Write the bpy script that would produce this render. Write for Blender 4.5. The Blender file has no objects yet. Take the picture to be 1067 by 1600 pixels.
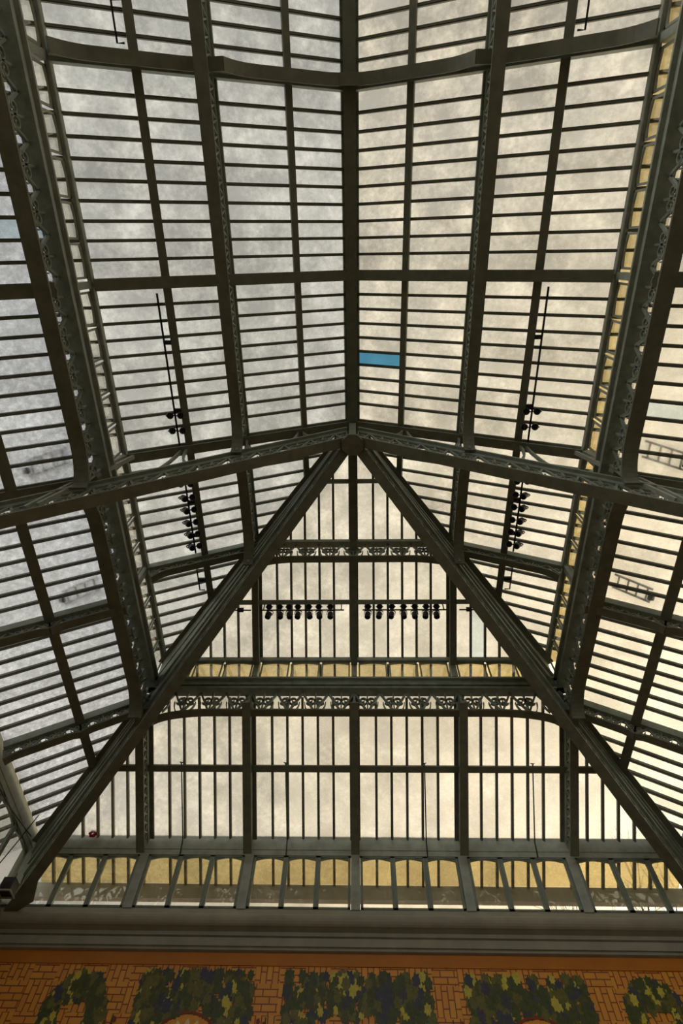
import bpy, math, random
from mathutils import Vector as V, Matrix
random.seed(7)
C = bpy.context.scene.collection
CAMZ = 1.6                      # eye height: every z below is measured from the eye
OFF = V((0, 0, CAMZ))

# ------------------------------------------------------------------ layout
D = 0.905                       # purlin spacing on the long slopes
XE = 4 * D                      # clerestory line
TS = 0.492                      # pitch of the long upper slopes
APY = 2.89                      # apex truss
EY = 1.03                       # purlin spacing on the hipped end
YE = APY + 4 * EY
TE = XE * TS / (4 * EY)
ZE = 10 - XE * TS
ZL0 = 7.33                      # head of the lower slopes
XW, YW = 5.57, 9.28             # lower eaves
TLS = 0.55
TLE = TLS * (XW - XE) / (YW - YE)
ZW = ZL0 - TLS * (XW - XE)
FR = [-4.625, -2.12, 0.385, APY, APY + 2 * EY, YE]
HK = D / EY
def zU(x): return 10 - TS * abs(x)
def zE(y): return 10 - TE * (y - APY)
def zL(x): return ZL0 - TLS * (abs(x) - XE)
def zLE(y): return ZL0 - TLE * (y - YE)
def hipy(x): return APY + abs(x) / HK            # upper hip in plan
LH = (YW - YE) / (XW - XE)
def hipyl(x): return YE + (abs(x) - XE) * LH     # lower hip in plan

# ------------------------------------------------------------------ materials
def mat(name):
    m = bpy.data.materials.new(name); m.use_nodes = True
    nt = m.node_tree; nt.nodes.clear()
    o = nt.nodes.new('ShaderNodeOutputMaterial')
    return m, nt, o
def N(nt, t, **kw):
    n = nt.nodes.new(t)
    for k, v in kw.items():
        if k in n.inputs: n.inputs[k].default_value = v
        else: setattr(n, k, v)
    return n
def L(nt, a, b): nt.links.new(a, b)
def rgba(c): return (c[0], c[1], c[2], 1)

def paint(name, c, var=0.25, rough=0.5, scale=6.0, spec=0.35, metallic=0.0):
    m, nt, o = mat(name)
    b = N(nt, 'ShaderNodeBsdfPrincipled', Roughness=rough, Metallic=metallic)
    b.inputs['Specular IOR Level'].default_value = spec
    tc = N(nt, 'ShaderNodeTexCoord')
    nz = N(nt, 'ShaderNodeTexNoise', Scale=scale, Detail=6.0, Roughness=0.65)
    L(nt, tc.outputs['Object'], nz.inputs['Vector'])
    r = N(nt, 'ShaderNodeValToRGB')
    r.color_ramp.elements[0].position = 0.3; r.color_ramp.elements[1].position = 0.72
    r.color_ramp.elements[0].color = rgba([k * (1 - var) for k in c])
    r.color_ramp.elements[1].color = rgba([min(1, k * (1 + var)) for k in c])
    L(nt, nz.outputs['Fac'], r.inputs['Fac']); L(nt, r.outputs['Color'], b.inputs['Base Color'])
    bp = N(nt, 'ShaderNodeBump', Strength=0.15, Distance=0.004)
    L(nt, nz.outputs['Fac'], bp.inputs['Height']); L(nt, bp.outputs['Normal'], b.inputs['Normal'])
    L(nt, b.outputs['BSDF'], o.inputs['Surface'])
    return m

def glass(name, tint, lo=0.25, hi=0.6, stain=(0.78, 0.78, 0.74), speck=0.5):
    """weathered roof glass: clear pane under a patchy film of grime that scatters daylight"""
    m, nt, o = mat(name)
    tc = N(nt, 'ShaderNodeTexCoord'); geo = N(nt, 'ShaderNodeNewGeometry')
    n1 = N(nt, 'ShaderNodeTexNoise', Scale=1.9, Detail=5.0, Roughness=0.62)
    n2 = N(nt, 'ShaderNodeTexNoise', Scale=13.0, Detail=6.0, Roughness=0.8)
    L(nt, geo.outputs['Position'], n1.inputs['Vector']); L(nt, geo.outputs['Position'], n2.inputs['Vector'])
    mx = N(nt, 'ShaderNodeMath', operation='MULTIPLY_ADD'); mx.inputs[1].default_value = speck
    L(nt, n2.outputs['Fac'], mx.inputs[0])
    m2 = N(nt, 'ShaderNodeMath', operation='MULTIPLY'); m2.inputs[1].default_value = 1 - speck
    L(nt, n1.outputs['Fac'], m2.inputs[0]); L(nt, m2.outputs[0], mx.inputs[2])
    mr = N(nt, 'ShaderNodeMapRange'); mr.inputs['From Min'].default_value = 0.40; mr.inputs['From Max'].default_value = 0.66
    mr.inputs['To Min'].default_value = (lo + hi) * 0.5; mr.inputs['To Max'].default_value = hi
    L(nt, mx.outputs[0], mr.inputs['Value'])
    ri = N(nt, 'ShaderNodeMapRange'); ri.inputs['To Min'].default_value = 0.86; ri.inputs['To Max'].default_value = 1.0
    L(nt, geo.outputs['Random Per Island'], ri.inputs['Value'])
    tn = N(nt, 'ShaderNodeMix', data_type='RGBA', blend_type='MULTIPLY'); tn.inputs[0].default_value = 1.0
    tn.inputs[6].default_value = rgba(tint); L(nt, ri.outputs['Result'], tn.inputs[7])
    tr = N(nt, 'ShaderNodeBsdfTransparent'); L(nt, tn.outputs[2], tr.inputs['Color'])
    sr = N(nt, 'ShaderNodeValToRGB')
    sr.color_ramp.elements[0].color = rgba([k * 0.56 for k in stain]); sr.color_ramp.elements[1].color = rgba([min(0.97, k * 1.22) for k in stain])
    sr.color_ramp.elements[0].position = 0.42; sr.color_ramp.elements[1].position = 0.63
    L(nt, mx.outputs[0], sr.inputs['Fac'])
    tl = N(nt, 'ShaderNodeBsdfTranslucent'); L(nt, sr.outputs['Color'], tl.inputs['Color'])
    mix = N(nt, 'ShaderNodeMixShader'); L(nt, mr.outputs['Result'], mix.inputs['Fac'])
    L(nt, tr.outputs[0], mix.inputs[1]); L(nt, tl.outputs[0], mix.inputs[2])
    gl = N(nt, 'ShaderNodeBsdfGlossy', Roughness=0.15)
    m3 = N(nt, 'ShaderNodeMixShader', Fac=0.03)
    L(nt, mix.outputs[0], m3.inputs[1]); L(nt, gl.outputs[0], m3.inputs[2])
    L(nt, m3.outputs[0], o.inputs['Surface'])
    return m

def film(name, tint, refl=0.12, wav=0.12):
    """clear window glass with a tinted sun film: mostly see-through, a weak slightly rippled reflection"""
    m, nt, o = mat(name)
    tr = N(nt, 'ShaderNodeBsdfTransparent', Color=rgba([k ** 0.5 for k in tint]))
    gl = N(nt, 'ShaderNodeBsdfGlossy', Color=(0.9, 0.88, 0.8, 1), Roughness=0.04)
    nz = N(nt, 'ShaderNodeTexNoise', Scale=2.6, Detail=2.0, Distortion=0.6)
    geo = N(nt, 'ShaderNodeNewGeometry'); L(nt, geo.outputs['Position'], nz.inputs['Vector'])
    bp = N(nt, 'ShaderNodeBump', Strength=wav, Distance=0.012)
    L(nt, nz.outputs['Fac'], bp.inputs['Height']); L(nt, bp.outputs['Normal'], gl.inputs['Normal'])
    mx = N(nt, 'ShaderNodeMixShader', Fac=refl)
    L(nt, tr.outputs[0], mx.inputs[1]); L(nt, gl.outputs[0], mx.inputs[2]); L(nt, mx.outputs[0], o.inputs['Surface'])
    return m

M = {}
M['steel'] = paint('green_grey_paint', (0.205, 0.230, 0.182), 0.28, 0.48)
M['flange'] = paint('green_grey_paint_shaded', (0.138, 0.138, 0.094), 0.22, 0.55)  # same paint as steel; underside shade and brownish floor bounce put into the colour
M['bar'] = paint('glazing_bar_paint', (0.13, 0.13, 0.095), 0.25, 0.5)
M['rail'] = paint('grey_paint', (0.35, 0.365, 0.30), 0.2, 0.7, spec=0.15)
M['black'] = paint('black_lacquer', (0.012, 0.012, 0.011), 0.3, 0.45)
M['lens'] = paint('dark_lens', (0.006, 0.006, 0.007), 0.2, 0.25)
M['lamp'] = paint('lamp_housing', (0.05, 0.048, 0.042), 0.3, 0.4)
M['glass'] = glass('weathered_roof_glass', (0.95, 0.945, 0.925), 0.10, 0.50, speck=0.42)
M['dirty'] = glass('heavily_soiled_roof_glass', (0.92, 0.92, 0.915), 0.10, 0.70, stain=(0.9, 0.9, 0.88), speck=0.72)
M['yellowed'] = glass('yellowed_overhang_glass', (0.89, 0.815, 0.60), 0.15, 0.4, (0.80, 0.71, 0.48))
M['blue'] = glass('blue_glass', (0.32, 0.60, 0.76), 0.0, 0.06, (0.1, 0.28, 0.42))
M['pale'] = glass('pale_blue_glass', (0.85, 0.91, 0.93), 0.15, 0.4, (0.68, 0.72, 0.72))
M['film'] = film('rippled_window', (0.88, 0.86, 0.78), 0.17, 0.3)
M['filmc'] = film('clear_window', (0.85, 0.83, 0.76))
M['stone'] = paint('painted_cornice', (0.30, 0.275, 0.205), 0.15, 0.6, 3.0)
M['sill'] = paint('painted_sill', (0.25, 0.24, 0.185), 0.15, 0.55, 3.0)
M['outer'] = paint('outer_gutter_paint', (0.42, 0.43, 0.40), 0.15, 0.6, 2.0)
M['bark'] = paint('bare_bark', (0.10, 0.075, 0.05), 0.3, 0.8, 9.0)
M['leafd'] = paint('dark_green_tile', (0.075, 0.085, 0.022), 0.35, 0.45, 14.0)
M['leafm'] = paint('olive_tile', (0.15, 0.135, 0.026), 0.3, 0.45, 14.0)
M['leafl'] = paint('lime_yellow_tile', (0.58, 0.48, 0.06), 0.25, 0.45, 14.0)
M['leafb'] = paint('blue_green_tile', (0.06, 0.06, 0.075), 0.3, 0.45, 14.0)
M['amber'] = paint('amber_tile', (0.80, 0.33, 0.035), 0.18, 0.45, 10.0)
M['cream'] = paint('cream_tile', (0.80, 0.66, 0.32), 0.12, 0.45, 10.0)
M['rust'] = paint('rust_red_tile', (0.24, 0.05, 0.012), 0.25, 0.5, 10.0)
M['plain'] = paint('orange_band', (0.50, 0.165, 0.012), 0.12, 0.5, 2.0)
M['plaster'] = paint('ochre_plaster', (0.58, 0.50, 0.37), 0.12, 0.85, 1.5)
M['floor'] = paint('brown_floor', (0.47, 0.42, 0.335), 0.15, 0.6, 2.0)
M['red'] = paint('red_petal', (0.42, 0.02, 0.02), 0.2, 0.6, 20.0)
M['roofgrey'] = paint('roof_ladder_grey', (0.5, 0.5, 0.48), 0.15, 0.5)

def weave():
    m, nt, o = mat('orange_basket_weave_tile')
    b = N(nt, 'ShaderNodeBsdfPrincipled', Roughness=0.5)
    tc = N(nt, 'ShaderNodeTexCoord')
    sp = N(nt, 'ShaderNodeSeparateXYZ'); L(nt, tc.outputs['Object'], sp.inputs[0])
    def brick(sx, sz, rot):
        cb = N(nt, 'ShaderNodeCombineXYZ')
        a, c = ('Z', 'X') if rot else ('X', 'Z')
        L(nt, sp.outputs[a], cb.inputs['X']); L(nt, sp.outputs[c], cb.inputs['Y'])
        bt = N(nt, 'ShaderNodeTexBrick', Scale=1.0)
        bt.inputs['Brick Width'].default_value = sx; bt.inputs['Row Height'].default_value = sz
        bt.inputs['Mortar Size'].default_value = 0.009; bt.inputs['Mortar Smooth'].default_value = 0.3
        bt.inputs['Color1'].default_value = (0.80, 0.34, 0.035, 1)
        bt.inputs['Color2'].default_value = (0.72, 0.28, 0.030, 1)
        bt.inputs['Mortar'].default_value = (0.26, 0.055, 0.010, 1)
        L(nt, cb.outputs[0], bt.inputs['Vector'])
        return bt
    b1 = brick(0.20, 0.085, False); b2 = brick(0.20, 0.085, True)
    ck = N(nt, 'ShaderNodeTexChecker', Scale=1 / 0.36)
    L(nt, tc.outputs['Object'], ck.inputs['Vector'])
    mx = N(nt, 'ShaderNodeMix', data_type='RGBA')
    L(nt, ck.outputs['Fac'], mx.inputs[0]); L(nt, b1.outputs['Color'], mx.inputs[6]); L(nt, b2.outputs['Color'], mx.inputs[7])
    L(nt, mx.outputs[2], b.inputs['Base Color']); L(nt, b.outputs['BSDF'], o.inputs['Surface'])
    return m
M['weave'] = weave()

# ------------------------------------------------------------------ mesh builder
def vv(p): return p if isinstance(p, V) else V(p)
class MB:
    def __init__(s): s.v = []; s.f = []
    def add(s, vs, fs):
        b = len(s.v); s.v += [vv(p) for p in vs]; s.f += [tuple(i + b for i in f) for f in fs]; return s
    def box(s, a, b):
        x0, y0, z0 = a; x1, y1, z1 = b
        return s.add([(x0, y0, z0), (x1, y0, z0), (x1, y1, z0), (x0, y1, z0), (x0, y0, z1), (x1, y0, z1), (x1, y1, z1), (x0, y1, z1)],
                     [(3, 2, 1, 0), (4, 5, 6, 7), (0, 1, 5, 4), (1, 2, 6, 5), (2, 3, 7, 6), (3, 0, 4, 7)])
    def sweep(s, pts, side, w, h, up=None):
        """rectangular section swept along pts: w across 'side', h across the in-plane normal, centred"""
        pts = [vv(p) for p in pts]; side = vv(side).normalized(); n = len(pts); vs = []
        for i, p in enumerate(pts):
            t = (pts[min(i + 1, n - 1)] - pts[max(i - 1, 0)]).normalized()
            sd = (side - t * side.dot(t)).normalized(); nr = t.cross(sd).normalized()
            a = sd * (w / 2); b = nr * (h / 2)
            vs += [p - a - b, p + a - b, p + a + b, p - a + b]
        fs = [(3, 2, 1, 0), tuple(4 * (n - 1) + k for k in range(4))]
        for i in range(n - 1):
            for k in range(4):
                k2 = (k + 1) % 4
                fs.append((4 * i + k, 4 * i + k2, 4 * i + 4 + k2, 4 * i + 4 + k))
        return s.add(vs, fs)
    def bar(s, p, q, w, h, up=(0, 0, 1), drop=0.0):
        """straight bar p-q; 'drop' lowers its centre line along -up"""
        p, q, up = vv(p), vv(q), vv(up)
        t = (q - p).normalized(); sd = t.cross(up).normalized(); nr = sd.cross(t).normalized()
        return s.sweep([p - nr * drop, q - nr * drop], sd, w, h)
    def tube(s, pts, r, n=6, cap=True):
        pts = [vv(p) for p in pts]; m = len(pts); vs = []
        rr = r if isinstance(r, (list, tuple)) else [r] * m
        ref = None
        for i, p in enumerate(pts):
            t = (pts[min(i + 1, m - 1)] - pts[max(i - 1, 0)]).normalized()
            if ref is None or abs(ref.dot(t)) > 0.98: ref = V((0, 0, 1)) if abs(t.z) < 0.9 else V((1, 0, 0))
            a = t.cross(ref).normalized(); b = t.cross(a).normalized(); ref = -b if False else ref
            for k in range(n):
                an = 2 * math.pi * k / n
                vs.append(p + (a * math.cos(an) + b * math.sin(an)) * rr[i])
        fs = []
        for i in range(m - 1):
            for k in range(n):
                k2 = (k + 1) % n
                fs.append((n * i + k, n * i + k2, n * i + n + k2, n * i + n + k))
        if cap: fs += [tuple(range(n))[::-1], tuple(n * (m - 1) + k for k in range(n))]
        return s.add(vs, fs)
    def prism(s, poly, off):
        poly = [vv(p) for p in poly]; off = vv(off); n = len(poly)
        fs = [tuple(range(n))[::-1], tuple(n + i for i in range(n))]
        for i in range(n):
            j = (i + 1) % n; fs.append((i, j, n + j, n + i))
        return s.add(poly + [p + off for p in poly], fs)
    def lathe(s, prof, p, axis, n=14):
        """prof: (distance along axis, radius)"""
        p, ax = vv(p), vv(axis).normalized()
        a = ax.cross(V((0, 0, 1)) if abs(ax.z) < 0.9 else V((1, 0, 0))).normalized(); b = ax.cross(a)
        vs = []
        for d, r in prof:
            for k in range(n):
                an = 2 * math.pi * k / n
                vs.append(p + ax * d + (a * math.cos(an) + b * math.sin(an)) * r)
        fs = []
        for i in range(len(prof) - 1):
            for k in range(n):
                k2 = (k + 1) % n; fs.append((n * i + k, n * i + k2, n * i + n + k2, n * i + n + k))
        fs += [tuple(range(n))[::-1], tuple(n * (len(prof) - 1) + k for k in range(n))]
        return s.add(vs, fs)

def mesh_obj(name, mb, m, base, smooth=False):
    me = bpy.data.meshes.new(name)
    me.from_pydata([tuple(p + OFF - base) for p in mb.v], [], mb.f)
    me.validate(); me.materials.append(m)
    import bmesh
    bm = bmesh.new(); bm.from_mesh(me); bmesh.ops.recalc_face_normals(bm, faces=bm.faces); bm.to_mesh(me); bm.free()
    if smooth:
        for p in me.polygons: p.use_smooth = True
    o = bpy.data.objects.new(name, me); C.objects.link(o)
    return o

def base_of(mbs):
    P = [p for m in mbs for p in m.v]
    return V(((min(p.x for p in P) + max(p.x for p in P)) / 2, (min(p.y for p in P) + max(p.y for p in P)) / 2, min(p.z for p in P))) + OFF

class Thing:
    """a top-level thing: an Empty at its base that parents its parts"""
    def __init__(s, name, label, cat, group=None):
        s.name, s.label, s.cat, s.group, s.parts = name, label, cat, group, []
    def part(s, name, mb, m, label=None, of=None, smooth=False, kind=None):
        if mb.v: s.parts.append((name, mb, m, label, of, smooth, kind))
        return len(s.parts) - 1
    def done(s):
        b = base_of([p[1] for p in s.parts])
        e = bpy.data.objects.new(s.name, None); e.empty_display_size = 0.1; C.objects.link(e); e.location = b
        tag(e, s.label, s.cat, s.group); objs = []
        for name, mb, m, label, of, smooth, kind in s.parts:
            o = mesh_obj(name, mb, m, b, smooth); o.parent = e if of is None else objs[of]
            if label: o['label'] = label
            if kind: o['kind'] = kind
            objs.append(o)
        s.obj = e
        return e
def tag(o, label, cat, group=None):
    o['label'] = label; o['category'] = cat
    if group: o['group'] = group
    return o
def solo(name, mb, m, label, cat, group=None, smooth=False):
    b = base_of([mb]); o = mesh_obj(name, mb, m, b, smooth); o.location = b
    return tag(o, label, cat, group)
def struct(name, mb, m, parts=(), smooth=False):
    b = base_of([mb]); o = mesh_obj(name, mb, m, b, smooth); o.location = b; o['kind'] = 'structure'
    for n, q, mm in parts:
        c = mesh_obj(n, q, mm, b); c.parent = o
    return o

# ------------------------------------------------------------------ ironwork helpers
def arch_pts(A, B, down, depth, drop, run, arch0=True, arch1=True, soft=False):
    """lower flange line of a girder: level with its top, with ends curving down like brackets"""
    A, B = vv(A), vv(B); Ln = (B - A).length; t = (B - A) / Ln; out = []
    ss = [run * (1 - math.cos(math.pi / 2 * i / 8)) for i in range(9)] if arch0 else [0]
    s2 = [Ln - q for q in ([run * (1 - math.cos(math.pi / 2 * i / 8)) for i in range(9)] if arch1 else [0])][::-1]
    mid = [ss[-1] + (s2[0] - ss[-1]) * k / 6 for k in range(1, 6)]
    for s in ss + mid + s2:
        e = 0
        if arch0 and s < run: e = max(e, 1 - math.sqrt(max(0, 1 - (1 - s / run) ** 2)))
        if arch1 and s > Ln - run: e = max(e, 1 - math.sqrt(max(0, 1 - ((s - Ln + run) / run) ** 2)))
        if soft: e = max((1 - s / run) ** 2.2 if s < run else 0, (1 - (Ln - s) / run) ** 2.2 if s > Ln - run else 0)
        out.append(A + t * s + down * (depth + drop * e))
    return out
def spiral(mb, P, s0, h0, R, side, a0, turns, dirn, th=0.016, w=0.03):
    pts = []; n = int(14 * turns)
    for i in range(n + 1):
        f = i / n; a = a0 + dirn * f * turns * 2 * math.pi; r = R * (1 - 0.78 * f)
        pts.append(P(s0 + r * math.cos(a), h0 + r * math.sin(a)))
    mb.sweep(pts, side, w, th)
def scroll_web(A, B, down, depth, cell=0.5, w=0.035, top=0.0):
    """ornamental web: uprights, raking struts and pairs of volutes"""
    A, B = vv(A), vv(B); Ln = (B - A).length; t = (B - A) / Ln; side = t.cross(down).normalized()
    n = max(1, round(Ln / cell)); c = Ln / n; H = depth - top
    P = lambda s, h: A + t * min(max(s, 0), Ln) + down * (top + h)
    st, sc = MB(), MB()
    for i in range(n):
        s = i * c
        st.sweep([P(s, 0), P(s, H)], side, w, 0.024)
        st.sweep([P(s, H), P(s + c / 2, 0)], side, w * 0.8, 0.032)
        st.sweep([P(s + c / 2, 0), P(s + c, H)], side, w * 0.8, 0.032)
        R = min(0.27 * H, 0.20 * c)
        spiral(sc, P, s + 0.17 * c, 0.42 * H, R, side, 0.6, 1.4, 1, 0.018, w)
        spiral(sc, P, s + 0.83 * c, 0.42 * H, R, side, math.pi - 0.6, 1.4, -1, 0.018, w)
        # leaf-shaped foot curves under the volutes
        for e in (-1, 1):
            sc.sweep([P(s + 0.5 * c + e * c * (0.10 + 0.16 * (q / 6) ** 2), H * (0.50 + 0.5 * q / 6)) for q in range(7)], side, w, 0.016)
    st.sweep([P(Ln, 0), P(Ln, H)], side, w, 0.03)
    return st, sc
def zig_web(A, B, down, depth, cell=0.42, w=0.02, th=0.022, cross=True):
    A, B = vv(A), vv(B); Ln = (B - A).length; t = (B - A) / Ln; side = t.cross(down).normalized()
    n = max(1, round(Ln / cell)); c = Ln / n; mb = MB()
    P = lambda s, h: A + t * s + down * h
    for i in range(n):
        s = i * c
        mb.sweep([P(s, 0), P(s + c / 2, depth)], side, w, th)
        mb.sweep([P(s + c / 2, depth), P(s + c, 0)], side, w, th)
        if cross:
            mb.sweep([P(s, depth), P(s + c / 2, 0)], side + t * 0.001, w, th)
            mb.sweep([P(s + c / 2, 0), P(s + c, depth)], side + t * 0.001, w, th)
    return mb
def tee(thing, A, B, up, wf, hw, drop=0.0, names=('web', 'flange'), mats=None, ww=0.04):
    """T-section hung under line A-B: thin web and a bottom flange"""
    m0, m1 = mats or (M['steel'], M['flange'])
    w = MB().bar(A, B, ww, hw, up, drop + hw / 2); f = MB().bar(A, B, wf, 0.028, up, drop + hw)
    thing.part(names[0], w, m0); thing.part(names[1], f, m1)
DN = V((0, 0, -1))
SIDE = {-1: 'left', 1: 'right'}

# ------------------------------------------------------------------ roof glazing
def clip(poly, f):
    out = []; n = len(poly)
    for i in range(n):
        a, b = poly[i], poly[(i + 1) % n]; fa, fb = f(a), f(b)
        if fa >= 0: out.append(a)
        if (fa >= 0) != (fb >= 0):
            k = fa / (fa - fb); out.append((a[0] + (b[0] - a[0]) * k, a[1] + (b[1] - a[1]) * k))
    return out
def span(poly, axis, val):
    """extent of poly along the other axis on the line coord[axis]=val"""
    r = []; n = len(poly)
    for i in range(n):
        a, b = poly[i], poly[(i + 1) % n]; da, db = a[axis] - val, b[axis] - val
        if (da > 0) != (db > 0):
            k = da / (da - db); r.append(a[1 - axis] + (b[1 - axis] - a[1 - axis]) * k)
    return (min(r), max(r)) if len(r) > 1 else None
npanel = 0
def glazed_panel(poly, zf, axis, cuts, label, special=None, group='roof glazing panels', gm='glass'):
    """poly in plan; cuts = coordinates of the glazing bars along 'axis'; special {index: (material, label)}"""
    special = special or {}
    if len(poly) < 3: return
    lo = min(p[axis] for p in poly); hi = max(p[axis] for p in poly)
    cs = [c for c in cuts if lo + 0.02 < c < hi - 0.02]
    th = V((0, 0, 0.010)); edges = [-99] + cs + [99]
    g = MB(); sp = []
    for i in range(len(edges) - 1):
        a, b = edges[i], edges[i + 1]
        q = clip(clip(poly, lambda p: p[axis] - a), lambda p: b - p[axis])
        q = [p for k, p in enumerate(q) if k == 0 or (V(p) - V(q[k - 1])).length > 1e-4]
        if len(q) < 3: continue
        q3 = [V((p[0], p[1], zf(p))) for p in q]
        mid = (max(a, lo) + min(b, hi)) / 2
        hit = [k for k in special if abs(k - mid) < 0.10]
        if hit: sp.append((MB().prism(q3, th), special[hit[0]]))
        else: g.prism(q3, th)
    t = Thing('roof_glazing_panel', label, 'roof glass', group)
    t.part('glass', g, M[gm])
    for mb, (m, lb) in sp: t.part('tinted_pane', mb, m, lb)
    for c in cs:
        e = span(poly, axis, c)
        if not e or e[1] - e[0] < 0.05: continue
        if axis == 1: a, b = (e[0], c), (e[1], c)
        else: a, b = (c, e[0]), (c, e[1])
        A, B = V((a[0], a[1], zf(a))), V((b[0], b[1], zf(b)))
        mb = MB().bar(A, B, 0.042, 0.05, (0, 0, 1), 0.027)
        mb.bar(A, B, 0.018, 0.025, (0, 0, 1), 0.064)
        t.part('glazing_bar', mb, M['bar'])
    t.done()

BAY = ['in the bay nearest the viewer', 'in the second bay back from the apex', 'in the bay just before the apex truss',
       'in the bay just past the apex truss', 'in the corner bay by the end wall']
BAYS = ['nearest bay overhead', 'second bay before apex truss', 'bay just before apex truss', 'bay just past apex truss', 'far corner bay']
ORD = ['first', 'second', 'third', 'fourth']
def bay_cuts(j):
    y0, y1 = FR[j] + 0.07, FR[j + 1] - 0.125 if j == 2 else FR[j + 1] - 0.07
    n = 10 if j < 3 else 8
    return [y0 + (y1 - y0) * k / n for k in range(1, n)]
for sd in (-1, 1):
    for j in range(5):
        y0, y1 = FR[j] + 0.02, FR[j + 1] - 0.02
        for k in range(4):
            x0, x1 = k * D + (0.03 if k == 0 else 0.0), (k + 1) * D - (0.02 if k == 3 else 0.0)
            poly = [(sd * x0, y0), (sd * x1, y0), (sd * x1, y1), (sd * x0, y1)]
            poly = clip(poly, lambda p: hipy(p[0]) - 0.03 - p[1])
            if len(poly) < 3: continue
            special = {}
            if sd == 1 and j == 2 and k == 0:
                c = bay_cuts(2); special[(c[4] + c[5]) / 2] = (M['blue'], 'bright blue glass pane')
            glazed_panel(poly, lambda p: zU(p[0]), 1, bay_cuts(j),
                         f'grimy glass panel, {SIDE[sd]} upper slope, {ORD[k]} out from ridge, {BAYS[j]}', special)
# hipped end, upper tier
ROW = ['top', 'second', 'third', 'lowest']
COLN = {0: 'outer left', 1: 'inner left', 2: 'inner right', 3: 'outer right'}
def end_cuts(ci, lower=False):
    x0 = -2 * 1.81 + ci * 1.81
    return [x0 + 0.105 + (1.60) * k / 6 for k in range(1, 6)]
for r in range(4):
    y0, y1 = APY + r * EY + 0.0, APY + (r + 1) * EY - (0.02 if r == 3 else 0)
    for ci in range(4):
        x0 = -3.62 + ci * 1.81; x1 = x0 + 1.81
        poly = [(x0, y0), (x1, y0), (x1, y1), (x0, y1)]
        poly = clip(poly, lambda p: p[1] - 0.03 - hipy(p[0]))
        if len(poly) < 3: continue
        sp = {}
        if r == 3 and ci == 3:
            c = end_cuts(3); sp[(c[0] + c[1]) / 2] = (M['pale'], 'pale blue glass pane')
        glazed_panel(poly, lambda p: zE(p[1]), 0, end_cuts(ci),
                     f'grimy glass panel, hipped end upper tier, {ROW[r]} row, {COLN[ci]} column', sp)
# lower tier, hipped end
COLL = {-1: 'far left corner', 0: 'second from left', 1: 'left of centre', 2: 'right of centre', 3: 'second from right', 4: 'far right corner'}
for r in range(2):
    y0 = YE + 0.05 if r == 0 else (YE + YW) / 2; y1 = (YE + YW) / 2 if r == 0 else YW
    for ci in range(-1, 5):
        x0 = -3.62 + ci * 1.81; x1 = x0 + 1.81
        if ci == -1: x0 = -XW
        if ci == 4: x1 = XW
        poly = clip([(x0, y0), (x1, y0), (x1, y1), (x0, y1)], lambda p: p[1] - 0.03 - hipyl(p[0]))
        if len(poly) < 3: continue
        cuts = end_cuts(ci) if 0 <= ci <= 3 else ([-3.62 - 0.105 - 0.267 * k for k in range(0, 8)] if ci == -1 else [3.62 + 0.105 + 0.267 * k for k in range(0, 8)])
        cuts = sorted(c for c in cuts if not (ci in (-1, 4) and abs(abs(c) - 3.725) < 1e-3))
        glazed_panel(poly, lambda p: zLE(p[1]), 0, cuts,
                     f'grimy glass panel, end wall lower tier, {"upper" if r == 0 else "bottom"} row, {COLL[ci]}')
# lower tier, long sides
fl = FR[1:] + [YW]
for sd in (-1, 1):
    for j in range(5):
        y0, y1 = fl[j] + 0.02, fl[j + 1] - (0.02 if j < 4 else 0)
        n = 10 if j < 2 else 8
        a, b = fl[j] + 0.07, fl[j + 1] - (0.125 if j == 1 else 0.07)
        cuts = [a + (b - a) * k / n for k in range(1, n)] + ([b + 0.03] if False else [])
        for k in range(2):
            xa, xb = (XE + 0.05, 4.6) if k == 0 else (4.6, XW)
            poly = clip([(sd * xa, y0), (sd * xb, y0), (sd * xb, y1), (sd * xa, y1)], lambda p: hipyl(p[0]) - 0.03 - p[1])
            if len(poly) < 3: continue
            sp = {}
            if sd == 1 and j == 1 and k == 0: sp[(cuts[5] + cuts[6]) / 2] = (M['pale'], 'pale blue glass pane')
            if sd == -1 and j == 0 and k == 0: sp[(cuts[6] + cuts[7]) / 2] = (M['pale'], 'pale blue glass pane')
            bn = ['second bay before apex truss', 'bay just before apex truss', 'bay just past apex truss', 'corner bay beside end wall', 'hip corner'][j]
            glazed_panel(poly, lambda p: zL(p[0]), 1, cuts,
                         f'grimy glass panel, {SIDE[sd]} lower slope, {"upper" if k == 0 else "eaves"} strip, {bn}', sp, gm='dirty' if sd < 0 else 'glass')

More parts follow.
